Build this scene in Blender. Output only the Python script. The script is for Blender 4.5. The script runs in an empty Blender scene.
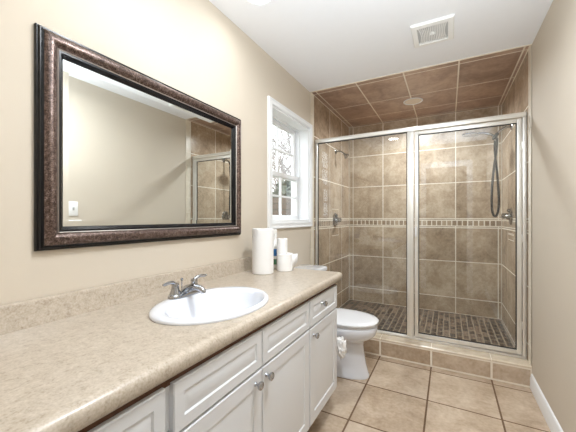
import bpy, bmesh, math, random
from mathutils import Vector, Matrix
rnd = random.Random(7)
S = bpy.context.scene
COL = S.collection
PI = math.pi

# ------------------------------------------------------------------ camera
cd = bpy.data.cameras.new('camera'); cam = bpy.data.objects.new('camera', cd); COL.objects.link(cam)
cam.location = (0, 0, 1.208)
cam.rotation_euler = (PI/2, 0, math.radians(28.217))
cd.sensor_width = 36; cd.sensor_fit = 'HORIZONTAL'
cd.lens = 298.6/576*36
cd.shift_y = 1.883/576
cd.clip_start = 0.01
S.camera = cam

# ------------------------------------------------------------------ world, lamps, exposure
w = bpy.data.worlds.new('world'); S.world = w; w.use_nodes = True
bg = w.node_tree.nodes['Background']
bg.inputs[0].default_value = (0.93, 0.97, 1.0, 1); bg.inputs[1].default_value = 3.0
S.view_settings.view_transform = 'Standard'; S.view_settings.look = 'None'
S.view_settings.gamma = 1; S.view_settings.use_curve_mapping = False
S.view_settings.exposure = 0.30
S.cycles.max_bounces = 14; S.cycles.diffuse_bounces = 8; S.cycles.glossy_bounces = 6
S.cycles.transparent_max_bounces = 16; S.cycles.transmission_bounces = 6
S.cycles.use_denoising = True
S.cycles.sample_clamp_indirect = 6.0
S.cycles.caustics_reflective = False; S.cycles.caustics_refractive = False

def area(name, loc, rot, sx, sy, power, color=(1, .96, .9), shape='RECTANGLE', spread=PI):
    l = bpy.data.lights.new(name, 'AREA'); l.shape = shape; l.size = sx; l.size_y = sy
    l.energy = power; l.color = color; l.spread = spread
    o = bpy.data.objects.new(name, l); COL.objects.link(o); o.location = loc; o.rotation_euler = rot
    return o
# unseen fill light added in the hall, shining in through the doorway
area('hall_fill', (0.0, -0.75, 2.42), (0, 0, 0), 1.0, 0.9, 3, (.90, .95, 1))
# added fill light near the camera, aimed up to brighten the ceiling
area('bounce_fill', (0.0, 0.32, 1.45), (math.radians(180-20), 0, 0), 0.30, 0.30, 22, (.80, .91, 1), spread=math.radians(138))

# ------------------------------------------------------------------ key measures (metres)
XL, XR = -1.195, 0.524          # painted faces of left and right walls
YF, YG, YB = 2.682, 2.81, 3.991 # tile edge, shower glass, shower back wall
ZC = 2.44
ZS = 0.095                      # shower floor
ZT = 0.862                      # countertop

# ------------------------------------------------------------------ helpers
def srgb(r, g, b):
    f = lambda c: (c/255/12.92) if c/255 <= .04045 else ((c/255+.055)/1.055)**2.4
    return (f(r), f(g), f(b), 1)

def newmat(name):
    m = bpy.data.materials.new(name); m.use_nodes = True
    nt = m.node_tree; p = nt.nodes['Principled BSDF']
    return m, nt, p

def N(nt, t, **kw):
    n = nt.nodes.new(t)
    for k, v in kw.items(): setattr(n, k, v)
    return n

def plain(name, col, rough=.5, metal=0., bump=0., bscale=200., var=0., vscale=20., coat=0., spec=.5):
    m, nt, p = newmat(name)
    p.inputs['Roughness'].default_value = rough; p.inputs['Metallic'].default_value = metal
    p.inputs['Specular IOR Level'].default_value = spec
    if coat: p.inputs['Coat Weight'].default_value = coat; p.inputs['Coat Roughness'].default_value = .05
    tc = N(nt, 'ShaderNodeTexCoord')
    nz = N(nt, 'ShaderNodeTexNoise'); nz.inputs['Scale'].default_value = vscale; nz.inputs['Detail'].default_value = 4
    nt.links.new(tc.outputs['Object'], nz.inputs['Vector'])
    mx = N(nt, 'ShaderNodeMix', data_type='RGBA')
    c = Vector(col[:3])
    mx.inputs['A'].default_value = tuple(c*(1-var))+(1,)
    mx.inputs['B'].default_value = tuple(min(1, x) for x in c*(1+var))+(1,)
    nt.links.new(nz.outputs['Fac'], mx.inputs['Factor']); nt.links.new(mx.outputs['Result'], p.inputs['Base Color'])
    if bump:
        n2 = N(nt, 'ShaderNodeTexNoise'); n2.inputs['Scale'].default_value = bscale
        nt.links.new(tc.outputs['Object'], n2.inputs['Vector'])
        b = N(nt, 'ShaderNodeBump'); b.inputs['Strength'].default_value = bump; b.inputs['Distance'].default_value = .002
        nt.links.new(n2.outputs['Fac'], b.inputs['Height']); nt.links.new(b.outputs['Normal'], p.inputs['Normal'])
    return m

def ramp_mat(name, stops, scale=8., detail=6., rough=.4, dist=0., metal=0., scale2=None, mix2=.5, tone=0., bump=0., spec=.5, stretch=(1, 1, 1)):
    """noise -> colour ramp; optional second finer noise; optional per-piece tone attribute"""
    m, nt, p = newmat(name)
    tc = N(nt, 'ShaderNodeTexCoord'); mp = N(nt, 'ShaderNodeMapping'); mp.inputs['Scale'].default_value = stretch
    nt.links.new(tc.outputs['Object'], mp.inputs['Vector'])
    nz = N(nt, 'ShaderNodeTexNoise'); nz.inputs['Scale'].default_value = scale; nz.inputs['Detail'].default_value = detail
    nz.inputs['Distortion'].default_value = dist; nz.inputs['Roughness'].default_value = .62
    nt.links.new(mp.outputs['Vector'], nz.inputs['Vector'])
    fac = nz.outputs['Fac']
    if scale2:
        n2 = N(nt, 'ShaderNodeTexNoise'); n2.inputs['Scale'].default_value = scale2; n2.inputs['Detail'].default_value = 3
        nt.links.new(mp.outputs['Vector'], n2.inputs['Vector'])
        mm = N(nt, 'ShaderNodeMix'); mm.inputs['Factor'].default_value = mix2
        nt.links.new(fac, mm.inputs['A']); nt.links.new(n2.outputs['Fac'], mm.inputs['B']); fac = mm.outputs['Result']
    if tone:
        at = N(nt, 'ShaderNodeAttribute'); at.attribute_name = 'tone'
        ma = N(nt, 'ShaderNodeMath', operation='MULTIPLY_ADD'); ma.inputs[1].default_value = tone; 
        nt.links.new(at.outputs['Fac'], ma.inputs[0]); nt.links.new(fac, ma.inputs[2]); fac = ma.outputs[0]
    cr = N(nt, 'ShaderNodeValToRGB'); e = cr.color_ramp.elements
    while len(e) < len(stops): e.new(.5)
    for i, (pos, c) in enumerate(stops): e[i].position = pos; e[i].color = c
    nt.links.new(fac, cr.inputs['Fac']); nt.links.new(cr.outputs['Color'], p.inputs['Base Color'])
    p.inputs['Roughness'].default_value = rough; p.inputs['Metallic'].default_value = metal
    p.inputs['Specular IOR Level'].default_value = spec
    if bump:
        b = N(nt, 'ShaderNodeBump'); b.inputs['Strength'].default_value = bump; b.inputs['Distance'].default_value = .002
        nt.links.new(fac, b.inputs['Height']); nt.links.new(b.outputs['Normal'], p.inputs['Normal'])
    return m

def glass_mat(name, tint=(.97, .985, .98, 1), f0=.045):
    m = bpy.data.materials.new(name); m.use_nodes = True; nt = m.node_tree; nt.nodes.clear()
    out = N(nt, 'ShaderNodeOutputMaterial'); mx = N(nt, 'ShaderNodeMixShader')
    tr = N(nt, 'ShaderNodeBsdfTransparent'); tr.inputs[0].default_value = tint
    gl = N(nt, 'ShaderNodeBsdfGlossy'); gl.inputs['Roughness'].default_value = 0.0; gl.inputs['Color'].default_value = (1, 1, 1, 1)
    lw = N(nt, 'ShaderNodeLayerWeight'); lw.inputs['Blend'].default_value = .5
    pw = N(nt, 'ShaderNodeMath', operation='POWER'); pw.inputs[1].default_value = 4.6
    ma = N(nt, 'ShaderNodeMath', operation='MULTIPLY_ADD'); ma.inputs[1].default_value = 1-f0; ma.inputs[2].default_value = f0
    nt.links.new(lw.outputs['Facing'], pw.inputs[0]); nt.links.new(pw.outputs[0], ma.inputs[0])
    nt.links.new(ma.outputs[0], mx.inputs[0]); nt.links.new(tr.outputs[0], mx.inputs[1]); nt.links.new(gl.outputs[0], mx.inputs[2])
    nt.links.new(mx.outputs[0], out.inputs[0])
    return m

def emit(name, col, strength):
    m, nt, p = newmat(name)
    p.inputs['Base Color'].default_value = col; p.inputs['Emission Color'].default_value = col
    p.inputs['Emission Strength'].default_value = strength
    return m

# ------------------------------------------------------------------ materials
M = {}
M['wall'] = plain('beige_paint', srgb(207, 197, 182), .65, bump=.06, bscale=260, var=.015, vscale=6, spec=.25)
M['ceiling'] = plain('ceiling_paint', srgb(240, 241, 244), .8, bump=.05, bscale=220, var=.01, spec=.2)
M['white_trim'] = plain('white_trim_paint', srgb(236, 238, 240), .35, var=.01)
M['cabinet'] = plain('white_cabinet_paint', srgb(213, 215, 218), .38, var=.012, vscale=9)
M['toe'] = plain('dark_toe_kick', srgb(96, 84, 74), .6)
M['under'] = plain('shaded_particle_board', srgb(92, 62, 44), .8, var=.1, vscale=80)  # board brown with the overhang's shade put into the colour
M['grout_light'] = plain('light_grout', srgb(234, 226, 212), .85, var=.05, vscale=40)
M['grout_dark'] = plain('floor_grout', srgb(112, 88, 66), .85, var=.08, vscale=40)
M['grout_mosaic'] = plain('mosaic_grout', srgb(152, 138, 121), .85, var=.06, vscale=40)
M['wall_tile'] = ramp_mat('beige_brown_tile', [(.3, srgb(138, 118, 97)), (.5, srgb(176, 156, 133)), (.68, srgb(202, 185, 163))], 5, 8, .24, .6, tone=.14, scale2=40, mix2=.28)
M['shaded_tile'] = ramp_mat('shaded_ceiling_tile', [(.3, srgb(128, 102, 86)), (.5, srgb(166, 138, 119)), (.7, srgb(194, 168, 148))], 4, 8, .3, .8, tone=.14, scale2=30, mix2=.25)  # wall tile again, darker: shade on the downward face put into the colour
M['floor_tile'] = ramp_mat('beige_floor_tile', [(.3, srgb(158, 136, 112)), (.5, srgb(188, 168, 146)), (.68, srgb(208, 192, 172))], 6, 9, .32, .6, tone=.12, scale2=45, mix2=.3)
M['bullnose'] = ramp_mat('cream_edge_tile', [(.3, srgb(214, 203, 184)), (.7, srgb(232, 224, 208))], 10, 6, .3, .4, tone=.1)
M['curb_cap'] = ramp_mat('beige_curb_cap', [(.3, srgb(192, 174, 150)), (.7, srgb(220, 206, 184))], 10, 6, .25, .4, tone=.1)
M['mosaic'] = ramp_mat('dark_brown_mosaic', [(.0, srgb(34, 26, 22)), (.5, srgb(64, 50, 41)), (1., srgb(116, 97, 82))], 30, 5, .3, .3, tone=1.1)
M['band'] = ramp_mat('brown_mosaic_band', [(.1, srgb(134, 112, 90)), (.5, srgb(160, 138, 114)), (.95, srgb(188, 168, 143))], 30, 5, .28, .3, tone=.6)
M['laminate'] = ramp_mat('beige_laminate', [(.32, srgb(146, 131, 115)), (.45, srgb(172, 160, 144)), (.56, srgb(183, 171, 156)), (.7, srgb(196, 186, 172))], 48, 5, .30, .4, scale2=190, mix2=.5)
M['porcelain'] = plain('white_porcelain', srgb(218, 221, 228), .08, coat=.6, spec=.5)
M['seat_plastic'] = plain('white_seat_plastic', srgb(226, 227, 230), .2)
M['chrome'] = plain('chrome', srgb(180, 182, 186), .09, 1.)
M['satin'] = plain('satin_aluminium', srgb(240, 239, 235), .38, .75)
M['dark_chrome'] = plain('darker_chrome', srgb(158, 156, 154), .14, 1.)
M['satin_dark'] = plain('dark_gasket', srgb(40, 38, 36), .5)
M['black_gloss'] = plain('black_gloss_wood', srgb(14, 12, 14), .25, spec=.3)
M['bronze'] = ramp_mat('mottled_bronze', [(.38, srgb(30, 21, 19)), (.48, srgb(80, 62, 55)), (.56, srgb(116, 98, 90)), (.68, srgb(172, 158, 151))], 330, 4, .30, .2, metal=.5, scale2=90, mix2=.35, bump=.15)
M['silver'] = plain('silver_bead', srgb(214, 206, 200), .3, .8)
M['mirror'] = plain('mirror_silver', srgb(240, 243, 241), 0., 1.)
M['glass'] = glass_mat('shower_glass')
M['pane'] = glass_mat('window_glass', (.98, .99, .99, 1), .035)
M['paper'] = plain('white_paper', srgb(236, 236, 236), .9, bump=.25, bscale=120, spec=.1)
M['core'] = plain('brown_cardboard', srgb(150, 118, 86), .9)
M['plastic'] = plain('white_plastic', srgb(240, 240, 238), .35)
M['blue'] = plain('blue_label', srgb(44, 120, 190), .4, var=.2, vscale=90)
M['green'] = plain('green_label', srgb(70, 120, 84), .4, var=.2, vscale=90)
M['black_rubber'] = plain('black_hose', srgb(10, 10, 11), .6, 0, spec=.2)
M['bag'] = plain('thin_white_plastic', srgb(240, 240, 240), .3, bump=.5, bscale=60)
M['grille_dark'] = plain('shaded_grille', srgb(196, 196, 196), .7)
M['lens_off'] = plain('frosted_lens', srgb(196, 180, 160), .5)
M['lamp_on'] = emit('lit_lamp_lens', (1, .97, .92, 1), 9.0)
M['lens_added_glow'] = emit('unlit_lens_added_glow', srgb(196, 180, 158), .16)  # unlit shower lens given a faint added glow
M['bark'] = plain('grey_bark', srgb(140, 134, 131), .9, var=.2, vscale=12)
M['fence'] = plain('weathered_boards', srgb(92, 82, 74), .85, var=.25, vscale=5)
M['ground'] = plain('winter_ground', srgb(150, 142, 120), .95, var=.25, vscale=3)
M['leaf'] = plain('grey_green_leaves', srgb(98, 106, 96), .7, var=.3, vscale=4)
M['carpet'] = plain('hall_carpet', srgb(176, 160, 138), .95, bump=.4, bscale=400)
M['siding'] = plain('outside_siding', srgb(200, 196, 188), .8)

# ------------------------------------------------------------------ geometry helpers
def bm_new(): return bmesh.new()

def merge(dst, src):
    me = bpy.data.meshes.new('tmp'); src.to_mesh(me); dst.from_mesh(me); bpy.data.meshes.remove(me); src.free()

def box(bm, x0, x1, y0, y1, z0, z1, bev=0., seg=2, mi=0):
    t = bmesh.new()
    bmesh.ops.create_cube(t, size=1)
    for v in t.verts:
        v.co = Vector(((x0+x1)/2+v.co.x*(x1-x0), (y0+y1)/2+v.co.y*(y1-y0), (z0+z1)/2+v.co.z*(z1-z0)))
    if bev: bmesh.ops.bevel(t, geom=t.edges[:], offset=bev, segments=seg, affect='EDGES', profile=.5)
    for f in t.faces: f.material_index = mi
    merge(bm, t); return bm

def rings(bm, rs, cap0=True, cap1=True, closed=False, mi=0):
    """skin a list of rings (equal-length lists of points)"""
    vs = [[bm.verts.new(p) for p in r] for r in rs]
    n = len(rs[0]); k = len(rs)
    for i in range(k if closed else k-1):
        a, b = vs[i], vs[(i+1) % k]
        for j in range(n):
            f = bm.faces.new((a[j], a[(j+1) % n], b[(j+1) % n], b[j])); f.material_index = mi
    if not closed:
        if cap0: f = bm.faces.new(vs[0][::-1]); f.material_index = mi
        if cap1: f = bm.faces.new(vs[-1]); f.material_index = mi
    return vs

def frame_of(d):
    d = Vector(d).normalized()
    a = Vector((0, 0, 1)) if abs(d.z) < .9 else Vector((1, 0, 0))
    u = d.cross(a).normalized(); v = d.cross(u).normalized()
    return u, v

def lathe(bm, prof, o, d=(0, 0, 1), n=24, cap0=True, cap1=True, mi=0):
    """prof = [(radius, height along d)]"""
    d = Vector(d).normalized(); u, v = frame_of(d); o = Vector(o)
    rings(bm, [[o+d*h+(u*math.cos(2*PI*i/n)+v*math.sin(2*PI*i/n))*max(r, 1e-5) for i in range(n)] for r, h in prof], cap0, cap1, mi=mi)
    return bm

def tube(bm, pts, rad, n=10, smooth=0, caps=True):
    pts = [Vector(p) for p in pts]
    if isinstance(rad, (int, float)): rad = [rad]*len(pts)
    for _ in range(smooth):
        np_, nr = [pts[0]], [rad[0]]
        for i in range(len(pts)-1):
            np_ += [pts[i]*.75+pts[i+1]*.25, pts[i]*.25+pts[i+1]*.75]
            nr += [rad[i]*.75+rad[i+1]*.25, rad[i]*.25+rad[i+1]*.75]
        pts = np_+[pts[-1]]; rad = nr+[rad[-1]]
    T = [(pts[min(i+1, len(pts)-1)]-pts[max(i-1, 0)]).normalized() for i in range(len(pts))]
    u, v = frame_of(T[0]); R = []
    for i, p in enumerate(pts):
        if i:
            q = T[i-1].rotation_difference(T[i]); u = q @ u; v = q @ v
        R.append([p+(u*math.cos(2*PI*j/n)+v*math.sin(2*PI*j/n))*rad[i] for j in range(n)])
    rings(bm, R, caps, caps); return bm

def rect_loop(bm, y0, y1, z0, z1, prof, X, closed=False, cap=False, mi=0):
    """profile swept round a rectangle in the YZ plane; prof = [(inset, x)]"""
    R = [[Vector((X+h, a, b)) for a, b in ((y0+o, z0+o), (y1-o, z0+o), (y1-o, z1-o), (y0+o, z1-o))] for o, h in prof]
    rings(bm, R, False, cap, closed, mi)
    return bm

def obj(name, bm, mat, parent=None, smooth=True, angle=40):
    bmesh.ops.recalc_face_normals(bm, faces=bm.faces[:])
    me = bpy.data.meshes.new(name)
    if parent is not None:
        off = Vector(parent['_o']) if '_o' in parent else Vector((0, 0, 0))
        bmesh.ops.translate(bm, verts=bm.verts[:], vec=-off)
    bm.to_mesh(me); bm.free()
    for m in (mat if isinstance(mat, (list, tuple)) else [mat]): me.materials.append(m)
    if smooth:
        for p in me.polygons: p.use_smooth = True
        try: me.set_sharp_from_angle(angle=math.radians(angle))
        except Exception: pass
    o = bpy.data.objects.new(name, me); COL.objects.link(o)
    if parent is not None:
        o.parent = parent
        if '_o' in parent: o['_o'] = parent['_o']
    return o

THINGS = []
def thing(name, label, cat, loc, group=None):
    o = bpy.data.objects.new(name, None); COL.objects.link(o); o.empty_display_size = .05
    o.location = loc; o['_o'] = tuple(loc)
    o['label'] = label; o['category'] = cat
    if group: o['group'] = group
    return o

def tag(o, label, cat, group=None, kind=None):
    o['label'] = label; o['category'] = cat
    if group: o['group'] = group
    if kind: o['kind'] = kind
    return o

def struct(name, bm, mat, smooth=False, parent=None):
    o = obj(name, bm, mat, parent, smooth)
    if parent is None: o['kind'] = 'structure'
    return o

def tiles(bm, O, U, V, us, vs, gap=.0045, th=.004, mi=0, skip=None, tone=None, gapv=None):
    gv = gap if gapv is None else gapv
    """individual bevelled tiles on a plane O + u*U + v*V, standing th proud along U x V"""
    O, U, V = Vector(O), Vector(U).normalized(), Vector(V).normalized(); W = U.cross(V)
    lay = bm.faces.layers.float.get('tone') or bm.faces.layers.float.new('tone')
    for i in range(len(us)-1):
        for j in range(len(vs)-1):
            a, b, c, d = us[i]+gap/2, us[i+1]-gap/2, vs[j]+gv/2, vs[j+1]-gv/2
            if b-a < .004 or d-c < .004 or (skip and skip((a+b)/2, (c+d)/2)): continue
            t = rnd.uniform(-.5, .5) if tone is None else tone
            k = .0012
            P = lambda x, y, h: bm.verts.new(O+U*x+V*y+W*h)
            lo = [P(a, c, 0), P(b, c, 0), P(b, d, 0), P(a, d, 0)]
            hi = [P(a+k, c+k, th), P(b-k, c+k, th), P(b-k, d-k, th), P(a+k, d-k, th)]
            fs = [bm.faces.new(hi)]
            for q in range(4): fs.append(bm.faces.new((lo[q], lo[(q+1) % 4], hi[(q+1) % 4], hi[q])))
            for f in fs: f.material_index = mi; f[lay] = t
    return bm

def quad(bm, O, U, V, u0, u1, v0, v1, mi=0):
    O, U, V = Vector(O), Vector(U), Vector(V)
    f = bm.faces.new([bm.verts.new(O+U*a+V*b) for a, b in ((u0, v0), (u1, v0), (u1, v1), (u0, v1))]); f.material_index = mi

def frange(a, b, s):
    r = [a]
    while r[-1]+s < b-1e-6: r.append(r[-1]+s)
    return r+[b]

def tobj(name, bm, mats):
    """tile object: keeps face normals as built, moves the tone layer to an attribute"""
    me = bpy.data.meshes.new(name); bm.to_mesh(me); bm.free()
    for m in mats: me.materials.append(m)
    o = bpy.data.objects.new(name, me); COL.objects.link(o); o['kind'] = 'structure'
    return o

# ================================================================== SETTING
X, Y, Z = Vector((1, 0, 0)), Vector((0, 1, 0)), Vector((0, 0, 1))
T = .19
# --- floor: grout bed with single tiles
bm = bm_new()
box(bm, XL-T, XR+T, -.12, YB+T, -.1, -.001, mi=1)
xs = [XL, -.93, -.525, -.122, .285, XR]
ys = [0.0, .015, .448, .881, 1.314, 1.747, 2.180, 2.613, 2.70]
tiles(bm, (0, 0, -.004), X, Y, xs, ys, .009, .004, 0)
tobj('floor', bm, [M['floor_tile'], M['grout_dark']])
# --- ceiling
bm = bm_new(); box(bm, XL-T, XR+T, -.12, YF, ZC, ZC+.1); struct('ceiling', bm, M['ceiling'])
# --- left wall with the window opening
WY0, WY1, WZ0, WZ1 = 1.942, 2.662, 1.166, 2.080
bm = bm_new()
box(bm, XL-T, XL, -.12, WY0, -.1, ZC); box(bm, XL-T, XL, WY1, YB+T, -.1, ZC)
box(bm, XL-T, XL, WY0, WY1, -.1, WZ0); box(bm, XL-T, XL, WY0, WY1, WZ1, ZC)
struct('wall_left', bm, M['wall'])
bm = bm_new(); box(bm, XR, XR+T, -.12, YB+T, -.1, ZC); struct('wall_right', bm, M['wall'])
bm = bm_new(); box(bm, XL, XR, YB+.008, YB+T, -.1, ZC+.1); struct('wall_back', bm, M['wall'])
# --- wall with the doorway the camera stands in
DX0, DX1, DZ = -.351, .28, 2.075
bm = bm_new()
box(bm, XL, DX0, -.12, 0, -.004, ZC); box(bm, DX1, XR, -.12, 0, -.004, ZC); box(bm, DX0, DX1, -.12, 0, DZ, ZC)
struct('wall_front', bm, M['wall'])
bm = bm_new()
for a, b in ((DX0-.066, DX0+.004), (DX1-.004, DX1+.066)): box(bm, a, b, 0, .017, 0, DZ+.066, .004)
box(bm, DX0-.066, DX1+.066, 0, .018, DZ-.004, DZ+.066, .004)
box(bm, DX0, DX0+.012, -.12, 0, 0, DZ); box(bm, DX1-.012, DX1, -.12, 0, 0, DZ); box(bm, DX0, DX1, -.12, 0, DZ-.012, DZ)
struct('door_1', bm, M['white_trim'])
# --- hallway behind the doorway
bm = bm_new(); box(bm, -1.3, 1.3, -1.75, -.12, -.1, 0); struct('floor_hall', bm, M['carpet'])
bm = bm_new(); box(bm, -1.3, 1.3, -1.75, -.12, ZC, ZC+.1); struct('ceiling_hall', bm, M['ceiling'])
bm = bm_new(); box(bm, -1.3, 1.3, -1.87, -1.75, -.1, ZC+.1); struct('wall_hall_back', bm, M['wall'])
bm = bm_new(); box(bm, -1.4, -1.3, -1.87, -.12, -.1, ZC+.1); struct('wall_hall_left', bm, M['wall'])
bm = bm_new(); box(bm, 1.3, 1.4, -1.87, -.12, -.1, ZC+.1); struct('wall_hall_right', bm, M['wall'])
bm = bm_new(); box(bm, -1.3, XL-T, -.13, -.12, -.1, ZC+.1); box(bm, XR+T, 1.3, -.13, -.12, -.1, ZC+.1); struct('wall_hall_front', bm, M['wall'])

# --- shower tiling
rows = [ZS, .278, .70, 1.093, 1.20, 1.62, 2.03, ZC]
def rows_no_band(): return [rows[:4], rows[4:]]
bx = [XL+.008, -1.138, -.745, -.337, .076, .486, XR-.008]
def tiled_wall(name, O, U, us, flipband=False):
    bm = bm_new()
    for part in rows_no_band(): tiles(bm, O, U, Z, us, part, .0075, .004, 0)
    a, b = us[0], us[-1]
    n = int(round((b-a)/.0525)); st = (b-a)/n
    bu = [a+st*i for i in range(n+1)]
    tiles(bm, O, U, Z, bu, [1.113, 1.180], .009, .004, 2); tiles(bm, O, U, Z, us, [1.095, 1.113], .007, .004, 0); tiles(bm, O, U, Z, us, [1.180, 1.198], .007, .004, 0)
    quad(bm, Vector(O)+U.cross(Z)*.003, U, Z, a, b, ZS-.02, ZC, 1)
    return tobj(name, bm, [M['wall_tile'], M['grout_light'], M['band']])
tiled_wall('wall_shower_back', (0, YB+.004, 0), X, bx)
sy = [2.762, 3.222, 3.648, 3.945, YB]
# left wall faces +x : U x Z must be +x  ->  U = +Y
def rect_outline(bm, O, U, u0, u1, v0, v1, t=.005, h=.0045, mi=1):
    W = Vector(U).cross(Z)
    for a, b, c, d in ((u0, u1, v0-t/2, v0+t/2), (u0, u1, v1-t/2, v1+t/2), (u0-t/2, u0+t/2, v0, v1), (u1-t/2, u1+t/2, v0, v1), (u0, u1, (v0+v1)/2+.02-t/2, (v0+v1)/2+.02+t/2)):
        quad(bm, Vector(O)+W*h, U, Z, a, b, c, d, mi)
def side_wall(name, O, U, us, rect):
    bm = bm_new()
    for part in rows_no_band(): tiles(bm, O, U, Z, us, part, .0075, .004, 0)
    a, b = us[0], us[-1]; n = int(round((b-a)/.0525)); st = (b-a)/n
    tiles(bm, O, U, Z, [a+st*i for i in range(n+1)], [1.113, 1.180], .009, .004, 2); tiles(bm, O, U, Z, us, [1.095, 1.113], .007, .004, 0); tiles(bm, O, U, Z, us, [1.180, 1.198], .007, .004, 0)
    quad(bm, Vector(O)+U.cross(Z)*.003, U, Z, a, b, ZS-.02, ZC, 1)
    rect_outline(bm, O, U, *rect)
    # cream bullnose pieces closing the tile edge towards the room
    e0, e1 = (a-.080, a) if U.y > 0 else (b, b+.080)
    zs = frange(.14, ZC, .19)
    tiles(bm, O, U, Z, [e0, e1], zs, .007, .0045, 3)
    quad(bm, Vector(O)+U.cross(Z)*.003, U, Z, e0, e1, 0, ZC, 1)
    return tobj(name, bm, [M['wall_tile'], M['grout_light'], M['band'], M['bullnose']])
side_wall('wall_shower_left', (XL+.003, 0, 0), Y, sy, (3.29, 3.53, 1.0, 1.31))
side_wall('wall_shower_right', (XR-.003, 0, 0), -Y, [-v for v in sy[::-1]], (-3.60, -3.30, 1.0, 1.06))
# --- tiled shower ceiling (faces down: U x V = -z -> U = Y, V = X)
bm = bm_new()
box(bm, XL-T, XR+T, YF, YB+T, ZC+.002, ZC+.1, mi=1)
quad(bm, (0, 0, ZC-.001), Y, X, YF, YB, XL, XR, 1)
tiles(bm, (0, 0, ZC+.002), Y, X, [YF+.006, 2.752, 3.238, 3.665, 3.945, YB], bx, .010, .004, 0)
tobj('ceiling_shower', bm, [M['shaded_tile'], M['grout_light']])
# --- shower floor of small mosaic
bm = bm_new()
box(bm, XL, XR, 2.86, YB+.008, -.004, ZS-.001, mi=1)
mxs = frange(XL+.008, XR-.008, .0545)
for i in range(len(mxs)-1):
    off = .054 if i % 2 else 0
    tiles(bm, (0, 0, ZS-.003), X, Y, mxs[i:i+2], frange(2.86-off, YB, .108), .0085, .003, 0, gapv=.015)
tobj('floor_shower', bm, [M['mosaic'], M['grout_mosaic']])
# --- curb
ZK = .156
bm = bm_new()
box(bm, XL+.001, XR-.001, YF+.001, 2.88, 0, ZK-.004, mi=1)
cj = [XL+.002, -.93, -.525, -.122, .285, XR-.002]
tiles(bm, (0, YF+.004, 0), X, Z, cj, [.006, .134], .012, .004, 0)
lay = bm.faces.layers.float.get('tone')
for i in range(5):                                        # rounded cream cap pieces
    a, b = cj[i]+.003, cj[i+1]-.003
    prof = [(YF+.004, .138), (YF-.002, .140), (YF-.002, .146), (YF+.002, .152), (YF+.010, ZK), (2.882, ZK+.002), (2.882, .12)]
    n0 = len(bm.faces)
    rings(bm, [[Vector((xx, p[0], p[1])) for p in prof] for xx in (a, b)], True, True, mi=2)
    bm.faces.ensure_lookup_table(); t = rnd.uniform(-.5, .5)
    for f in bm.faces[n0:]: f[lay] = t
bmesh.ops.recalc_face_normals(bm, faces=[f for f in bm.faces if f.material_index == 2])
tobj('trim_1', bm, [M['floor_tile'], M['grout_light'], M['curb_cap']])
# thin white caulk line at the tiled ceiling's front edge
bm = bm_new(); box(bm, XL, XR, YF-.005, YF+.007, ZC-.006, ZC+.001, .002); struct('trim_2', bm, M['bullnose'], True)
# --- baseboards
def baseboard(name, side, y0, y1):
    prof = [(0, 0), (.013, 0), (.013, .075), (.010, .083), (.010, .092), (.004, .104), (0, .106)]
    s = 1 if side == 'left' else -1; x0 = XL if side == 'left' else XR
    bm = bm_new(); rings(bm, [[Vector((x0+s*h, yy, z)) for h, z in prof] for yy in (y0, y1)])
    return struct(name, bm, M['white_trim'], True)
baseboard('baseboard_right', 'right', .018, YF-.001)
baseboard('baseboard_left', 'left', 1.79, YF-.001)

# --- window
win = thing('window_1', '', '', (XL-.05, (WY0+WY1)/2, WZ0)); del win['label']; del win['category']; win['kind'] = 'structure'
bm = bm_new()                                              # casing
cas = [(-.043, -.001), (-.043, .014), (-.040, .019), (-.030, .019), (-.026, .015), (-.010, .015), (-.005, .019), (.0, .019), (.004, .015), (.004, -.001)]
rect_loop(bm, WY0, WY1, WZ0, WZ1, cas, XL)
obj('casing', bm, M['white_trim'], win)
bm = bm_new()                                              # jamb lining
rect_loop(bm, WY0, WY1, WZ0, WZ1, [(.003, 0), (.016, 0), (.016, -T), (.003, -T)], XL, closed=True)
rect_loop(bm, WY0, WY1, WZ0, WZ1, [(.014, -.092), (.028, -.092), (.028, -.100), (.014, -.100)], XL, closed=True)
obj('jamb', bm, M['white_trim'], win, smooth=False)
bm = bm_new(); box(bm, XL-.10, XL+.006, WY0+.010, WY1-.010, WZ0+.004, WZ0+.026, .003); obj('sill', bm, M['white_trim'], win)
SY0, SY1 = WY0+.018, WY1-.018
ZM = 1.587
def sash(z0, z1, x, name):
    bm = bm_new(); rect_loop(bm, SY0, SY1, z0, z1, [(0, .014), (.034, .014), (.040, .006), (.040, -.014), (0, -.014)], x, closed=True)
    yc, zc = (SY0+SY1)/2, (z0+z1)/2
    s = obj(name, bm, M['white_trim'], win, smooth=False)
    b2 = bm_new(); box(b2, x-.010, x+.010, yc-.008, yc+.008, z0+.038, z1-.038); box(b2, x-.009, x+.009, SY0+.038, SY1-.038, zc-.008, zc+.008)
    obj('muntin', b2, M['white_trim'], s, smooth=False)
    b3 = bm_new(); box(b3, x-.002, x+.002, SY0+.036, SY1-.036, z0+.036, z1-.036); obj('pane', b3, M['pane'], s, smooth=False)
    return s
sash(WZ0+.026, ZM+.02, XL-.118, 'lower_sash')
sash(ZM-.02, WZ1-.016, XL-.150, 'upper_sash')
bm = bm_new(); lathe(bm, [(.0, 0), (.016, 0), (.016, .006), (.007, .010), (.007, .020), (.0, .021)], (XL-.113, (SY0+SY1)/2, ZM+.020)); obj('sash_lock', bm, M['white_trim'], win)

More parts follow.
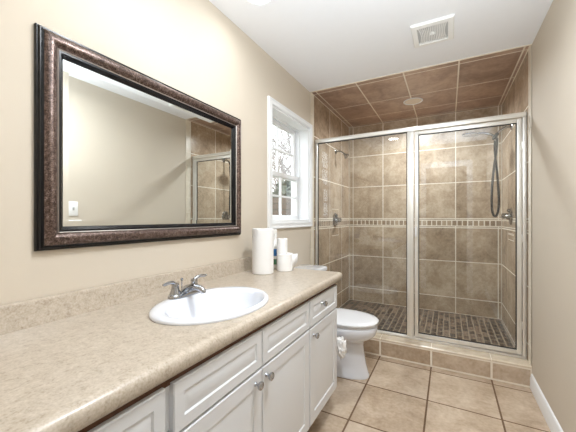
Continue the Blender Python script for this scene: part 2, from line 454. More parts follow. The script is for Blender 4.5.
# ================================================================== OUTSIDE
bm = bm_new(); box(bm, -40, XL-T-.3, -10, 40, -1.2, -1.0); struct('ground', bm, M['ground'])
def branch(bm, p, d, L, r, depth, rr):
    q = [p]; dd = Vector(d)
    for k in range(3):
        dd = (dd+Vector((rr.uniform(-.18, .18), rr.uniform(-.18, .18), rr.uniform(-.05, .15)))).normalized(); q.append(q[-1]+dd*L/3)
    tube(bm, q, [r, r*.86, r*.72, r*.55], 6)
    if depth:
        for k in range(4 if depth > 1 else 5):
            a = rr.uniform(0, 2*PI); s = q[1+k % 3]
            nd = (dd*rr.uniform(.5, 1.)+Vector((math.cos(a), math.sin(a), rr.uniform(-.1, .6)))*rr.uniform(.6, 1.)).normalized()
            branch(bm, s, nd, L*rr.uniform(.5, .72), r*.5, depth-1, rr)
tl = ['bare grey tree outside the window, the one nearest the glass', 'bare grey tree outside the window, standing behind the nearest one', 'bare grey tree outside the window, farthest to the right']
for i, (x, y, h, r) in enumerate(((-5.0, 9.6, 4.6, .09), (-9.3, 16.5, 6.0, .12), (-14.5, 25, 8.0, .16))):
    t = thing('bare_tree', tl[i], 'tree', (x, y, -1.0), 'trees outside the window'); rr = random.Random(20+i)
    bm = bm_new(); tube(bm, [(x, y, -1), (x+.05, y, .2), (x+.03, y+.02, h*.75)], [r*1.3, r, r*.8], 8); obj('trunk', bm, M['bark'], t)
    bm = bm_new()
    for k in range(14):
        a = k*2.4+i; z = h*(.15+.05*k)
        branch(bm, Vector((x+.03, y+.02, z)), (math.cos(a), math.sin(a), .8), h*.40, r*.30, 3, rr)
    obj('branches', bm, M['bark'], t)
fx, fy = -6.6, 10.4
f = thing('board_fence', 'weathered horizontal board fence seen low through the window', 'fence', (-4.1, 6.4, -1.0))
dirv = Vector((.87, .49, 0)); base = Vector((-6.0, 5.3, -1.0))
bm = bm_new()
for k in range(17):
    t = bmesh.new(); bmesh.ops.create_cube(t, size=1)
    for v in t.verts: v.co = Vector((v.co.x*5.2, v.co.y*.03, v.co.z*.145+.09+k*.16))
    bmesh.ops.rotate(t, verts=t.verts[:], cent=(0, 0, 0), matrix=Matrix.Rotation(math.atan2(.49, .87), 3, 'Z'))
    bmesh.ops.translate(t, verts=t.verts[:], vec=base+dirv*2.2); merge(bm, t)
obj('boards', bm, M['fence'], f, False)
for k in range(4):
    bm = bm_new(); p = base+dirv*(k*1.6-.2)+Vector((.49, -.87, 0))*.06; box(bm, p.x-.05, p.x+.05, p.y-.05, p.y+.05, -1, 1.75); obj('post', bm, M['fence'], f, False)
sl = ['grey-green evergreen shrub behind the fence, leftmost through the window', 'grey-green evergreen shrub behind the fence, in the middle of the row', 'grey-green evergreen shrub behind the fence, rightmost through the window']
import mathutils.noise as mn
for k in range(3):
    p = base+dirv*(1.45+1.34*k)+Vector((-.49, .87, 0))*1.0
    t = thing('evergreen_shrub', sl[k], 'shrub', (p.x, p.y, -1.0), 'shrubs behind the fence')
    bm = bmesh.new(); rr = random.Random(50+k)
    for q in range(2600):
        a = rr.uniform(0, 2*PI); c = rr.uniform(-1, 1); rad = .62*rr.uniform(.55, 1)**.5; sn = math.sqrt(1-c*c)
        o = Vector((p.x+rad*sn*math.cos(a), p.y+rad*sn*math.sin(a), .75+rad*c*2.6))
        d1 = Vector((rr.uniform(-1, 1), rr.uniform(-1, 1), rr.uniform(-1, 1))).normalized(); d2 = d1.orthogonal().normalized()
        h = rr.uniform(.06, .11)
        bm.faces.new([bm.verts.new(o-d1*h), bm.verts.new(o+d2*h*.5), bm.verts.new(o+d1*h), bm.verts.new(o-d2*h*.5)])
    obj('foliage', bm, M['leaf'], t, False)
    bm = bm_new(); tube(bm, [(p.x, p.y, -1), (p.x+.02, p.y, .3), (p.x, p.y+.02, 1.4)], [.06, .05, .03], 8); obj('stem', bm, M['bark'], t)

# ================================================================== VANITY
XC = -.623                                                 # carcass face
XD = -.605                                                 # door faces
def front(bm, y0, y1, z0, z1, fr=.052):
    rect_loop(bm, y0, y1, z0, z1, [(0, -.017), (0, -.003), (.003, 0), (fr, 0), (fr+.004, -.0045), (fr+.007, -.0045), (fr+(.030 if fr > .04 else .018), -.0008)], XD, cap=True)
    rect_loop(bm, y0, y1, z0, z1, [(0, -.017)], XD) if False else None
    return bm
def knob(parent, y, z):
    bm = bm_new(); lathe(bm, [(.0085, 0), (.0075, .003), (.005, .007), (.005, .013), (.012, .017), (.0152, .022), (.0148, .027), (.010, .031), (.0, .032)], (XD-.001, y, z), (1, 0, 0), 20, True, False)
    obj('knob', bm, M['chrome'], parent)
def carcass(t, y0, y1, endpanel=False):
    bm = bm_new(); p = .016
    box(bm, XL+.004, XC, y0, y0+p, .155, .8115); box(bm, XL+.004, XC, y1-p, y1, .155, .8115)
    box(bm, XL+.004, XL+.012, y0+p, y1-p, .155, .811); box(bm, XL+.012, XC, y0+p, y1-p, .155, .171)
    for a, b, c, d in ((y0, y0+.03, .155, .811), (y1-.03, y1, .155, .811), (y0, y1, .785, .811), (y0, y1, .640, .672), (y0, y1, .155, .19)):
        box(bm, XC-.018, XC+.001, a, b, c, d)
    box(bm, XC-.03, XC-.02, y0+.02, y1-.02, .175, .80)
    obj('carcass', bm, M['cabinet'], t, False)
    bm = bm_new(); box(bm, XC+.0012, XC+.004, y0, y1, .786, .8115); obj('shade_strip', bm, M['under'], t, False)  # added strip painting the shaded gap under the counter nose
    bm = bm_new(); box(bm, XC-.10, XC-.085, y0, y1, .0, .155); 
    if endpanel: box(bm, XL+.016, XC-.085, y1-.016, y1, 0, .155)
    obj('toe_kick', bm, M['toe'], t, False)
ZD0, ZD1, ZW0, ZW1 = .164, .652, .660, .792
c1 = thing('base_cabinet', 'white vanity base cabinet nearest the camera, cut off at lower left', 'cabinet', (-.9, .26, 0), 'vanity cabinets')
carcass(c1, .004, .511)
bm = front(bm_new(), .03, .500, ZW0, ZW1, .034); d = obj('drawer', bm, M['cabinet'], c1, True, 20)
bm = front(bm_new(), .03, .500, ZD0, ZD1); d = obj('door', bm, M['cabinet'], c1, True, 20); knob(d, .06, .612)
c2 = thing('base_cabinet', 'white vanity base cabinet under the sink with two doors and two false fronts', 'cabinet', (-.9, .93, 0), 'vanity cabinets')
carcass(c2, .512, 1.357)
for a, b, ky in ((.524, .926, .883), (.931, 1.353, .955)):
    bm = front(bm_new(), a, b, ZW0, ZW1, .034); obj('false_front', bm, M['cabinet'], c2, True, 20)
    bm = front(bm_new(), a, b, ZD0, ZD1); d = obj('door', bm, M['cabinet'], c2, True, 20); knob(d, ky, .615)
c3 = thing('base_cabinet', 'narrow white base cabinet at the toilet end, one drawer over one door', 'cabinet', (-.9, 1.57, 0), 'vanity cabinets')
carcass(c3, 1.358, 1.776, True)
bm = front(bm_new(), 1.363, 1.769, ZW0, ZW1, .034); d = obj('drawer', bm, M['cabinet'], c3, True, 20); knob(d, 1.515, .745)
bm = front(bm_new(), 1.363, 1.769, ZD0, ZD1); d = obj('door', bm, M['cabinet'], c3, True, 20); knob(d, 1.40, .612)

# countertop, post-formed nose, with the oval cut-out for the basin
SX, SYc, SA, SB = -.83, .92, .20, .26
ct = thing('countertop', 'long beige mottled laminate countertop running along the left wall', 'countertop', (-.9, .9, .812))
YE = 1.856; XN = -.590
def cpath(ins):
    """outline of the top seen from above, inset by ins from the nose, as points from front-left round to the back"""
    r = .035; cx, cy = XN-r, YE-r; P = [(XN-ins, .003)]
    for k in range(9):
        a = (PI/2)*k/8; P.append((cx+(r-ins)*math.cos(a), cy+(r-ins)*math.sin(a)))
    P.append((XL+.003, YE-ins)); return P
prof = [(.024, ZT), (.014, ZT-.0015), (.006, ZT-.006), (.001, ZT-.014), (0, ZT-.022), (0, ZT-.034), (.004, ZT-.043), (.012, ZT-.048), (.026, ZT-.05)]
bm = bm_new()
V = [[bm.verts.new((x, y, z)) for x, y in cpath(i)] for i, z in prof]
for a, b in zip(V[:-1], V[1:]):
    for j in range(len(a)-1): bm.faces.new((a[j], a[j+1], b[j+1], b[j]))
def ring_with_hole(bm, ins, z):
    P = cpath(ins)+[(XL+.003, .003)]
    D = []
    for i in range(len(P)):
        p, q = Vector(P[i]), Vector(P[(i+1) % len(P)]); n = max(1, int((q-p).length/.05))
        D += [p+(q-p)*k/n for k in range(n)]
    o = Vector((SX, SYc)); up = []; 
    outer = [bm.verts.new((p.x, p.y, z)) for p in D]
    inner = []
    for p in D:
        a = math.atan2((p.y-SYc)/SB, (p.x-SX)/SA)
        inner.append(bm.verts.new((SX+(SA-.014)*math.cos(a), SYc+(SB-.014)*math.sin(a), z)))
    for i in range(len(D)):
        j = (i+1) % len(D); bm.faces.new((outer[i], outer[j], inner[j], inner[i]))
ring_with_hole(bm, .024, ZT); ring_with_hole(bm, .026, ZT-.05)
bmesh.ops.remove_doubles(bm, verts=bm.verts[:], dist=.0004)
obj('top', bm, M['laminate'], ct)
bm = bm_new()
pr = [(XL+.002, ZT-.004), (XL+.030, ZT-.004), (XL+.030, ZT+.004), (XL+.024, ZT+.012), (XL+.024, .934), (XL+.020, .942), (XL+.012, .945), (XL+.002, .945)]
rings(bm, [[Vector((x, y, z)) for x, z in pr] for y in (.003, 1.66)])
obj('backsplash', bm, M['laminate'], ct)

# basin
def oval(cx, cy, a, b, z, n=64): return [Vector((cx+a*math.cos(2*PI*i/n), cy+b*math.sin(2*PI*i/n), z)) for i in range(n)]
sk = thing('sink_basin', 'oval white drop-in sink basin set into the beige countertop', 'sink', (SX, SYc, ZT))
bm = bm_new()
ix = -.806
R = [oval(SX, SYc, SA, SB, ZT+.0005), oval(SX, SYc, SA+.001, SB+.001, ZT+.006), oval(SX, SYc, SA-.004, SB-.004, ZT+.0125), oval(SX+.002, SYc, SA-.014, SB-.014, ZT+.016),
     oval(ix-.003, SYc, .166, .228, ZT+.0155), oval(ix, SYc, .158, .220, ZT+.011), oval(ix, SYc, .151, .212, ZT-.004), oval(ix, SYc, .143, .202, ZT-.03),
     oval(ix, SYc, .130, .185, ZT-.065), oval(ix-.004, SYc, .108, .155, ZT-.10), oval(ix-.008, SYc, .078, .11, ZT-.125), oval(ix-.012, SYc, .045, .06, ZT-.137), oval(ix-.014, SYc, .024, .024, ZT-.141)]
rings(bm, R, False, False)
bmesh.ops.subdivide_edges(bm, edges=[], cuts=0)
obj('bowl', bm, M['porcelain'], sk, True, 60)
bm = bm_new(); lathe(bm, [(.026, -.001), (.026, .002), (.020, .003), (.018, -.001), (.0, -.001)], (ix-.014, SYc, ZT-.140)); obj('drain', bm, M['chrome'], sk)

# faucet
FX = -.995; zf = ZT+.016
fc = thing('faucet', 'chrome two-handle bathroom faucet at the back of the oval sink', 'faucet', (FX, SYc, zf))
bm = bm_new()
def stadium(cx, cy, hx, hy, z, n=10):
    P = []
    for k in range(n+1): a = PI*k/n; P.append(Vector((cx+hx*math.cos(a), cy+(hy-hx)+hx*math.sin(a), z)))
    for k in range(n+1): a = PI+PI*k/n; P.append(Vector((cx+hx*math.cos(a), cy-(hy-hx)+hx*math.sin(a), z)))
    return P
rings(bm, [stadium(FX, SYc, .027, .082, zf-.001), stadium(FX, SYc, .027, .082, zf+.006), stadium(FX, SYc, .023, .078, zf+.014), stadium(FX, SYc, .016, .070, zf+.018)])
obj('base_plate', bm, M['chrome'], fc)
for s in (-1, 1):
    hy = SYc+s*.052
    bm = bm_new(); lathe(bm, [(.023, .012), (.022, .020), (.017, .032), (.0145, .046), (.0155, .054), (.013, .061), (.0, .064)], (FX, hy, zf), n=24); h = obj('handle', bm, M['chrome'], fc)
    bm = bm_new(); tube(bm, [(FX, hy, zf+.056), (FX+.004, hy+s*.014, zf+.066), (FX+.006, hy+s*.036, zf+.069), (FX+.008, hy+s*.058, zf+.065), (FX+.009, hy+s*.068, zf+.066)], [.008, .0075, .0065, .0065, .004], 10, 1); obj('lever', bm, M['chrome'], h)
bm = bm_new(); tube(bm, [(FX-.004, SYc, zf+.010), (FX, SYc, zf+.022), (FX+.022, SYc, zf+.034), (FX+.058, SYc, zf+.041), (FX+.090, SYc, zf+.038), (FX+.104, SYc, zf+.030), (FX+.106, SYc, zf+.020)], [.018, .017, .0145, .013, .0125, .012, .011], 14, 2); obj('spout', bm, M['chrome'], fc)
bm = bm_new(); tube(bm, [(FX-.020, SYc, zf+.010), (FX-.020, SYc, zf+.060)], .0025, 8); lathe(bm, [(.003, .058), (.006, .062), (.006, .069), (.0, .072)], (FX-.020, SYc, zf), n=12); obj('lift_rod', bm, M['chrome'], fc)

# paper towel roll
def roll(name, label, cat, c, r, h, core, group=None, flap=None):
    t = thing(name, label, cat, c, group)
    bm = bm_new(); k = .003
    lathe(bm, [(core, 0), (r-k, 0), (r, k), (r, h-k), (r-k, h), (core, h), (core, 0)], c, n=40, cap0=False, cap1=False); o = obj('paper', bm, M['paper'], t)
    bm = bm_new(); lathe(bm, [(core, .001), (core-.0015, .001), (core-.0015, h-.001), (core, h-.001)], c, n=24, cap0=False, cap1=False); obj('core', bm, M['core'], t)
    if flap:
        bm = bm_new(); a0 = flap
        P = []
        d0 = Vector((math.cos(a0), math.sin(a0), 0)); tg = Vector((-math.sin(a0), math.cos(a0), 0)); b0 = Vector(c)+d0*r
        cs = [b0, b0+tg*.018+d0*.004, b0+tg*.034+d0*.012, b0+tg*.046+d0*.020]
        for i in range(3):
            for q in (0,):
                z0 = (.018*(i), .018*(i+1)); 
                vv = [bm.verts.new(cs[i]+Z*(.004+z0[0])), bm.verts.new(cs[i+1]+Z*(.004+z0[1])), bm.verts.new(cs[i+1]+Z*(h-.003)), bm.verts.new(cs[i]+Z*(h-.003))]
                bm.faces.new(vv)
        bmesh.ops.remove_doubles(bm, verts=bm.verts[:], dist=.0005)
        fo = obj('loose_sheet', bm, M['paper'], t); sm = fo.modifiers.new('s', 'SOLIDIFY'); sm.thickness = .0012
    return t
roll('paper_towel_roll', 'tall white paper towel roll standing on the countertop', 'paper towels', (-1.026, 1.579, ZT+.0005), .067, .278, .021)
roll('toilet_paper_roll', 'wider white toilet paper roll with a loose sheet, standing on the countertop', 'toilet paper', (-.948, 1.722, ZT+.0005), .053, .112, .020, 'toilet rolls on the counter', flap=.15)
roll('toilet_paper_roll', 'slimmer white toilet paper roll balanced on top of the wider roll', 'toilet paper', (-.964, 1.714, ZT+.113), .035, .098, .018, 'toilet rolls on the counter')
# pump bottle behind the rolls
B = (-1.05, 1.765, ZT+.0005)
t = thing('cleaner_bottle', 'white spray bottle with blue label standing behind the paper rolls', 'bottle', B)
bm = bm_new(); lathe(bm, [(.0, 0), (.030, 0), (.033, .004), (.033, .135), (.030, .158), (.018, .185), (.013, .20), (.013, .215), (.0, .215)], B, n=28, cap0=False, cap1=False); obj('bottle_body', bm, M['plastic'], t)
bm = bm_new(); lathe(bm, [(.0335, .088), (.0337, .089), (.0337, .134), (.0335, .135)], B, n=28, cap0=False, cap1=False); obj('label', bm, M['blue'], t)
bm = bm_new(); lathe(bm, [(.0335, .030), (.0337, .031), (.0337, .066), (.0335, .067)], B, n=28, cap0=False, cap1=False); obj('label_band', bm, M['green'], t)
bm = bm_new(); bz = ZT
lathe(bm, [(.0, .212), (.015, .212), (.015, .232), (.011, .236), (.0, .236)], B, n=20, cap0=False, cap1=False)
box(bm, B[0]-.011, B[0]+.011, B[1]-.030, B[1]+.018, bz+.234, bz+.268, .006)
box(bm, B[0]-.004, B[0]+.004, B[1]-.034, B[1]-.026, bz+.205, bz+.240, .002)
obj('trigger_head', bm, M['plastic'], t)

# ================================================================== MIRROR
MY0, MY1, MZ0, MZ1 = .467, 1.553, 1.099, 1.843
mr = thing('wall_mirror', 'large rectangular mirror in a dark bronze and black frame on the left wall', 'mirror', (XL, 1.0, 1.1))
bm = bm_new(); rect_loop(bm, MY0, MY1, MZ0, MZ1, [(0, .001), (0, .012), (.002, .016), (.005, .016), (.006, .020), (.008, .024), (.012, .024), (.013, .027), (.016, .028), (.017, .030), (.018, .001)], XL, closed=True); obj('outer_moulding', bm, M['black_gloss'], mr, True, 25)
bm = bm_new(); rect_loop(bm, MY0, MY1, MZ0, MZ1, [(.017, .001), (.017, .031), (.022, .036), (.030, .040), (.040, .040), (.048, .036), (.055, .028), (.058, .024), (.058, .001)], XL, closed=True); obj('frame', bm, M['bronze'], mr, True, 30)
bm = bm_new(); rect_loop(bm, MY0, MY1, MZ0, MZ1, [(.057, .001), (.057, .026), (.059, .028), (.061, .026), (.061, .001)], XL, closed=True); obj('bead', bm, M['silver'], mr)
bm = bm_new(); rect_loop(bm, MY0, MY1, MZ0, MZ1, [(.061, .001), (.061, .0245), (.068, .0245), (.079, .012), (.080, .001)], XL, closed=True); obj('inner_lip', bm, M['black_gloss'], mr, True, 25)
bm = bm_new()
rect_loop(bm, MY0, MY1, MZ0, MZ1, [(.070, .004), (.070, .0085), (.098, .0096)], XL, cap=True); obj('mirror_glass', bm, M['mirror'], mr, False)

# ================================================================== TOILET
YT = 2.285
def egg(z, xf, xb, hw, n=40, p=2.3):
    """egg outline: long rounded nose to +x, squarer back"""
    cx = xb+(xf-xb)*.45; P = []
    for i in range(n):
        a = 2*PI*i/n; c, s = math.cos(a), math.sin(a)
        ax = (xf-cx) if c > 0 else (cx-xb); e = 2/p if c > 0 else 2/2.9
        P.append(Vector((cx+ax*math.copysign(abs(c)**e, c), YT+hw*math.copysign(abs(s)**(2/2.2), s), z)))
    return P
TOX = .012
to = thing('toilet', 'white two-piece toilet with closed lid between the vanity and the shower', 'toilet', (-.75, YT, 0))
bm = bm_new()
rings(bm, [egg(.001, -.522, -1.02, .108), egg(.018, -.522, -1.02, .108), egg(.030, -.530, -1.02, .102), egg(.10, -.548, -1.02, .098), egg(.19, -.562, -1.02, .096),
           egg(.240, -.566, -1.02, .098), egg(.268, -.556, -1.02, .110), egg(.288, -.526, -1.02, .138), egg(.306, -.496, -1.02, .160), egg(.330, -.474, -1.02, .176), egg(.36, -.463, -1.03, .184), egg(.378, -.462, -1.03, .185), egg(.392, -.466, -1.03, .183), egg(.398, -.474, -1.03, .176)])
obj('bowl', bm, M['porcelain'], to, True, 60)
bm = bm_new()
rings(bm, [egg(.3985, -.474, -.955, .176), egg(.400, -.470, -.955, .179), egg(.410, -.470, -.955, .179), egg(.413, -.476, -.955, .174)]); obj('seat', bm, M['seat_plastic'], to)
bm = bm_new()
rings(bm, [egg(.4155, -.466, -.96, .182), egg(.418, -.456, -.96, .190), egg(.428, -.455, -.96, .191), egg(.435, -.462, -.96, .184), egg(.440, -.50, -.95, .15), egg(.442, -.58, -.92, .09)]); obj('lid', bm, M['seat_plastic'], to, True, 50)
for s in (-1, 1):
    bm = bm_new(); box(bm, -.985, -.945, YT+s*.075-.018, YT+s*.075+.018, .40, .432, .006); obj('hinge', bm, M['seat_plastic'], to)
def rrect(z, x0, x1, y0, y1, r, n=6):
    P = []
    for cx, cy, a0 in ((x1-r, y1-r, 0), (x0+r, y1-r, PI/2), (x0+r, y0+r, PI), (x1-r, y0+r, 1.5*PI)):
        for k in range(n+1): a = a0+PI/2*k/n; P.append(Vector((cx+r*math.cos(a), cy+r*math.sin(a), z)))
    return P
bm = bm_new()
rings(bm, [rrect(.399, XL+.03, -.975, YT-.19, YT+.19, .04), rrect(.43, XL+.02, -.968, YT-.20, YT+.20, .045), rrect(.60, XL+.018, -.955, YT-.212, YT+.212, .045), rrect(.748, XL+.017, -.945, YT-.218, YT+.218, .045)]); obj('tank', bm, M['porcelain'], to)
bm = bm_new()
rings(bm, [rrect(.746, XL+.016, -.938, YT-.222, YT+.222, .045), rrect(.750, XL+.012, -.930, YT-.229, YT+.229, .05), rrect(.772, XL+.012, -.930, YT-.229, YT+.229, .05), rrect(.781, XL+.018, -.938, YT-.221, YT+.221, .045), rrect(.784, XL+.04, -.96, YT-.20, YT+.20, .03)]); obj('tank_lid', bm, M['porcelain'], to, True, 60)
bm = bm_new(); lathe(bm, [(.012, 0), (.012, .008), (.0, .010)], (-.950, YT-.16, .69), (1, 0, 0), 14); tube(bm, [(-.938, YT-.16, .69), (-.934, YT-.12, .687), (-.934, YT-.09, .682)], [.006, .006, .005], 8); obj('flush_lever', bm, M['chrome'], to)
for s in (-1, 1):
    bm = bm_new(); lathe(bm, [(.016, 0), (.016, .008), (.010, .016), (.0, .019)], (-.78, YT+s*.118, .001), n=14); obj('bolt_cap', bm, M['seat_plastic'], to)
to.location.x += -.006
# crumpled plastic bag beside the bowl
rr = random.Random(3)
bm = bmesh.new(); bmesh.ops.create_icosphere(bm, subdivisions=4, radius=1)
import mathutils.noise as mn
for v in bm.verts:
    n = v.co.normalized(); k = 1+.35*mn.noise(n*2.2+Vector((3, 1, 7)))+.18*mn.noise(n*6)
    v.co = Vector((-.668+n.x*.034*k, 2.040+n.y*.042*k, .292+n.z*.072*k-.012*n.x))
tag(obj('plastic_bag', bm, M['bag']), 'small crumpled white plastic bag tucked against the near side of the toilet', 'plastic bag')

# ================================================================== SHOWER ENCLOSURE
en = thing('shower_enclosure', 'framed glass shower enclosure with fixed pane and hinged door', 'shower enclosure', (-.3, YG, ZK))
a, b = YG-.016, YG+.016
ZH0, ZH1 = 1.962, 1.998
bm = bm_new(); box(bm, XL+.010, XR-.010, a-.004, b+.004, ZH0, ZH1, .003); obj('header_rail', bm, M['satin'], en)
bm = bm_new(); box(bm, XL+.010, XR-.010, a-.004, b+.004, ZK+.001, ZK+.018, .003); box(bm, XL+.010, -.262, a+.004, b-.004, ZK+.018, ZK+.026, .002); obj('sill_track', bm, M['satin'], en)
for x0, x1 in ((XL+.009, XL+.032), (XR-.034, XR-.009)):
    bm = bm_new(); box(bm, x0, x1, a, b, ZK+.018, ZH0, .003); obj('wall_jamb', bm, M['satin'], en)
bm = bm_new(); box(bm, -.318, -.264, a, b, ZK+.018, ZH0, .004); box(bm, -.296, -.290, a-.003, a+.002, ZK+.018, ZH0, .001); obj('center_post', bm, M['satin'], en)
bm = bm_new()
for x0, x1, z0, z1 in ((XL+.032, XL+.038, ZK+.026, ZH0), (-.324, -.318, ZK+.026, ZH0), (XL+.032, -.318, ZK+.026, ZK+.033), (XL+.032, -.318, ZH0-.007, ZH0)): box(bm, x0, x1, YG-.006, YG+.006, z0, z1)
obj('gasket', bm, M['satin_dark'], en, False)
bm = bm_new(); box(bm, XL+.034, -.320, YG-.003, YG+.003, ZK+.028, ZH0-.003); obj('fixed_pane', bm, M['glass'], en, False)
# door
dx0, dx1, dz0, dz1 = -.257, XR-.038, ZK+.026, 1.955
bm = bm_new(); t_ = .030
for x0, x1, z0, z1 in ((dx0, dx0+t_, dz0, dz1), (dx1-t_, dx1, dz0, dz1), (dx0+t_, dx1-t_, dz0, dz0+t_), (dx0+t_, dx1-t_, dz1-t_, dz1)): box(bm, x0, x1, YG-.012, YG+.012, z0, z1, .003)
dr = obj('door', bm, M['satin'], en)
bm = bm_new()
for x0, x1, z0, z1 in ((dx0+t_, dx0+t_+.006, dz0+t_, dz1-t_), (dx1-t_-.006, dx1-t_, dz0+t_, dz1-t_), (dx0+t_, dx1-t_, dz0+t_, dz0+t_+.006), (dx0+t_, dx1-t_, dz1-t_-.006, dz1-t_)): box(bm, x0, x1, YG-.006, YG+.006, z0, z1)
obj('gasket', bm, M['satin_dark'], dr, False)
bm = bm_new(); box(bm, dx0+t_-.002, dx1-t_+.002, YG-.003, YG+.003, dz0+t_-.002, dz1-t_+.002); obj('door_glass', bm, M['glass'], dr, False)
bm = bm_new(); box(bm, dx0+.004, dx0+.022, YG-.040, YG-.011, 1.045, 1.135, .005); obj('handle', bm, M['white_trim'], dr)['label'] = 'small white pull handle'
for z in (.40, 1.05, 1.75):
    bm = bm_new(); box(bm, dx1-.002, dx1+.006, YG-.014, YG+.014, z-.03, z+.03, .002); obj('hinge', bm, M['satin'], dr)

# ================================================================== SHOWER FITTINGS
xw = XL+.0075
t = thing('wall_shower', 'small chrome shower head on a bent arm on the left shower wall', 'shower head', (xw, 3.42, 2.0))
bm = bm_new(); lathe(bm, [(.03, 0), (.03, .003), (.022, .009), (.012, .012)], (xw, 3.42, 2.0), (1, 0, 0), 20); obj('flange', bm, M['dark_chrome'], t)
bm = bm_new(); tube(bm, [(xw+.005, 3.42, 2.0), (xw+.045, 3.42, 2.003), (xw+.085, 3.42, 1.985), (xw+.105, 3.42, 1.963)], .0085, 12, 2); obj('arm', bm, M['dark_chrome'], t)
bm = bm_new(); lathe(bm, [(.010, -.006), (.013, 0), (.013, .008), (.011, .014), (.020, .030), (.033, .046), (.035, .052), (.031, .055), (.0, .054)], (xw+.100, 3.42, 1.968), (.72, 0, -.70), 24); obj('head', bm, M['dark_chrome'], t)

def valve(label, x, s, y, z):
    t = thing('shower_valve', label, 'shower valve', (x, y, z), 'shower valves')
    bm = bm_new(); lathe(bm, [(.082, 0), (.082, .003), (.074, .010), (.036, .014), (.030, .030), (.028, .045)], (x, y, z), (s, 0, 0), 32); obj('escutcheon', bm, M['dark_chrome'], t)
    bm = bm_new(); lathe(bm, [(.026, .044), (.028, .050), (.026, .068), (.014, .075), (.0, .076)], (x, y, z), (s, 0, 0), 20)
    tube(bm, [(x+s*.06, y, z), (x+s*.07, y-.02, z-.004), (x+s*.085, y-.06, z-.008), (x+s*.09, y-.085, z-.006)], [.011, .010, .008, .007], 10, 1); obj('lever', bm, M['dark_chrome'], t)
    bm = bm_new(); lathe(bm, [(.016, .008), (.016, .026), (.010, .032), (.0, .033)], (x, y, z+.052), (s, 0, 0), 14); tube(bm, [(x+s*.022, y, z+.052), (x+s*.026, y-.02, z+.066)], .005, 8); obj('diverter_knob', bm, M['dark_chrome'], t)
valve('round chrome shower valve with lever on the left shower wall', xw, 1, 3.40, 1.185)
xr = XR-.0075
valve('round chrome shower valve with lever on the right shower wall', xr, -1, 3.44, 1.225)

yh = 3.40
t = thing('hand_shower', 'chrome hand shower with black looped hose on the right shower wall', 'hand shower', (xr, yh, 2.05))
bm = bm_new(); lathe(bm, [(.032, 0), (.032, .003), (.024, .010), (.012, .014)], (xr, yh, 2.05), (-1, 0, 0), 22); obj('flange', bm, M['dark_chrome'], t)
bm = bm_new(); tube(bm, [(xr-.005, yh, 2.05), (xr-.05, yh, 2.05), (xr-.085, yh, 2.025), (xr-.115, yh, 1.99)], .0115, 12, 2); obj('arm', bm, M['dark_chrome'], t)
bm = bm_new(); lathe(bm, [(.012, 0), (.016, .006), (.016, .030), (.013, .036)], (xr-.105, yh, 2.003), (-.6, 0, -.8), 18); lathe(bm, [(.017, -.020), (.019, -.016), (.019, .016), (.017, .020)], (xr-.130, yh, 1.965), (.25, 0, .97), 18); obj('bracket', bm, M['black_rubber'], t)['label'] = 'dark swivel bracket'
hd = bm_new(); tube(hd, [(xr-.128, yh, 1.935), (xr-.131, yh, 1.975), (xr-.160, yh, 2.000), (xr-.21, yh, 2.017), (xr-.26, yh, 2.022)], [.011, .012, .011, .011, .013], 12, 1); obj('handle', hd, M['dark_chrome'], t)
bm = bm_new(); lathe(bm, [(.012, .016), (.045, .010), (.072, .004), (.075, -.001), (.072, -.007), (.0, -.008)], (xr-.325, yh, 2.018), (.06, 0, 1), 32); obj('spray_head', bm, M['dark_chrome'], t)
bm = bm_new(); hx = xr-.128
tube(bm, [(hx, yh, 1.94), (hx-.004, yh, 1.85), (hx+.016, yh+.005, 1.65), (hx+.030, yh+.01, 1.45), (hx+.032, yh+.01, 1.30), (hx+.012, yh+.01, 1.215), (hx-.016, yh+.01, 1.235), (hx-.026, yh+.01, 1.32), (hx-.024, yh+.01, 1.48), (hx-.012, yh+.005, 1.66), (hx+.014, yh, 1.85), (hx+.016, yh, 1.955)], .010, 10, 3); obj('hose', bm, M['black_rubber'], t)['label'] = 'long black looped hose'

# ================================================================== CEILING FITTINGS
def can(label, x, y, r, lit, group=None, sp=165):
    t = thing('recessed_light', label, 'ceiling light', (x, y, ZC), group)
    z = ZC-.0005 if y < YF else ZC-.0025
    bm = bm_new(); lathe(bm, [(r-.014, .0), (r, 0), (r, -.003), (r-.004, -.006), (r-.012, -.005), (r-.016, -.001), (r-.014, 0)], (x, y, z), n=40, cap0=False, cap1=False); obj('trim_ring', bm, M['white_trim'], t)
    bm = bm_new(); lathe(bm, [(r-.014, -.002), (r*.5, -.003), (.0, -.0035)], (x, y, z), n=40, cap0=False, cap1=False); obj('lens', bm, M['lamp_on'] if y < YF else M['lens_added_glow'], t)
    if lit:
        l = bpy.data.lights.new('can_lamp', 'AREA'); l.shape = 'DISK'; l.size = 2*(r-.016); l.energy = lit; l.color = (.93, .965, 1); l.spread = math.radians(sp)
        o = bpy.data.objects.new('can_lamp', l); COL.objects.link(o); o.location = (0, 0, -.012 if y < YF else -.014); o.parent = t
    return t
can('lit recessed ceiling light above the mirror, at the top edge of the photo', -.92, 1.372, .086, 1.0, 'recessed ceiling lights')
can('lit recessed ceiling light nearest the doorway, seen reflected in the shower glass', -.75, .76, .086, .8, 'recessed ceiling lights')
can('added out-of-view fill light above the clear floor, on the right of the mirror lights', -.10, 1.05, .086, 17, 'recessed ceiling lights', 168)  # unseen fixture added as fill for the floor and lower walls
can('unlit round recessed light in the brown tiled shower ceiling, with an added fill lamp', -.327, 3.396, .096, 19, 'recessed ceiling lights', 164)  # fixture itself is off; its lamp is added to brighten the shower

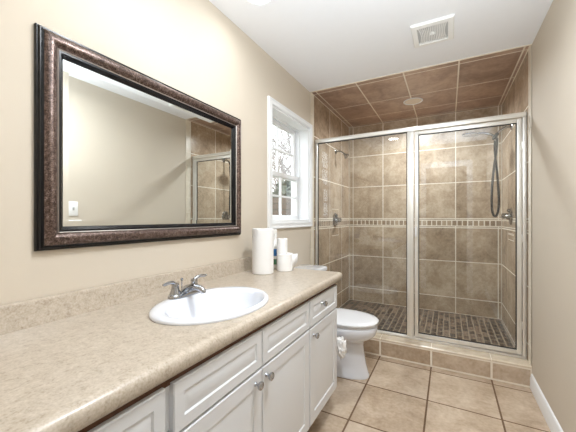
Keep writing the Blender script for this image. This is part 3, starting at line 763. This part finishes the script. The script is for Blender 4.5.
# exhaust fan grille
vx0, vx1, vy0, vy1 = -.215, .034, 2.058, 2.325
t = thing('exhaust_vent', 'white square slotted exhaust fan grille on the ceiling', 'vent', ((vx0+vx1)/2, (vy0+vy1)/2, ZC))
bm = bm_new()
def hloop(bm, x0, x1, y0, y1, prof, closed=True):
    rings(bm, [[Vector((a, b, ZC-h)) for a, b in ((x0+o, y0+o), (x1-o, y0+o), (x1-o, y1-o), (x0+o, y1-o))] for o, h in prof], False, False, closed)
hloop(bm, vx0, vx1, vy0, vy1, [(0, .001), (0, .008), (.006, .016), (.034, .019), (.036, .017), (.036, .001)]); obj('frame', bm, M['plastic'], t, True, 25)
bm = bm_new(); box(bm, vx0+.03, vx1-.03, vy0+.03, vy1-.03, ZC-.004, ZC-.002); obj('backing', bm, M['grille_dark'], t, False)
n = 15; cx, cy = (vx0+vx1)/2, (vy0+vy1)/2
bm = bm_new()
for k in range(n):
    x = vx0+.036+(vx1-vx0-.072)*(k+.5)/n; cv = .016*(x-cx)/.09
    P = [(x-cv*(1-((yy-cy)/.1)**2)*1.0, yy) for yy in [vy0+.035+(vy1-vy0-.07)*q/8 for q in range(9)]]
    rings(bm, [[Vector((a-.0032, b, ZC-.016)), Vector((a+.0032, b, ZC-.016)), Vector((a+.0032, b, ZC-.006)), Vector((a-.0032, b, ZC-.006))] for a, b in P])
so = obj('slats', bm, M['plastic'], t, False)
bm = bm_new(); lathe(bm, [(.016, .006), (.016, .017), (.010, .020), (.0, .021)], (cx, cy, ZC), (0, 0, -1), 20); obj('center_boss', bm, M['plastic'], t)

# ================================================================== RIGHT WALL SWITCHES (seen in the mirror)
def plate(name, label, cat, y0, y1, z0, z1, gangs, kind):
    t = thing(name, label, cat, (XR, (y0+y1)/2, (z0+z1)/2))
    bm = bm_new(); box(bm, XR-.006, XR-.0003, y0, y1, z0, z1, .003); obj('cover_plate', bm, M['plastic'], t)
    for g in range(gangs):
        yc = y0+(y1-y0)*(g+.5)/gangs; zc = (z0+z1)/2
        bm = bm_new()
        if kind == 'toggle': box(bm, XR-.018, XR-.005, yc-.005, yc+.005, zc-.004, zc+.012, .002); box(bm, XR-.0075, XR-.005, yc-.007, yc+.007, zc-.014, zc+.014)
        else: box(bm, XR-.009, XR-.005, yc-.017, yc+.017, zc-.034, zc+.034, .002)
        obj('toggle' if kind == 'toggle' else 'rocker', bm, M['grille_dark'] if kind == 'toggle' else M['white_trim'], t)
plate('light_switch', 'white single light switch plate on the right wall, seen in the mirror', 'light switch', 1.376, 1.452, 1.226, 1.352, 1, 'toggle')
plate('rocker_switch', 'white double switch plate below the single one, cut by the mirror frame', 'light switch', 1.37, 1.482, 1.070, 1.191, 2, 'rocker')

# tidy helper property
for o in bpy.data.objects:
    if '_o' in o: del o['_o']
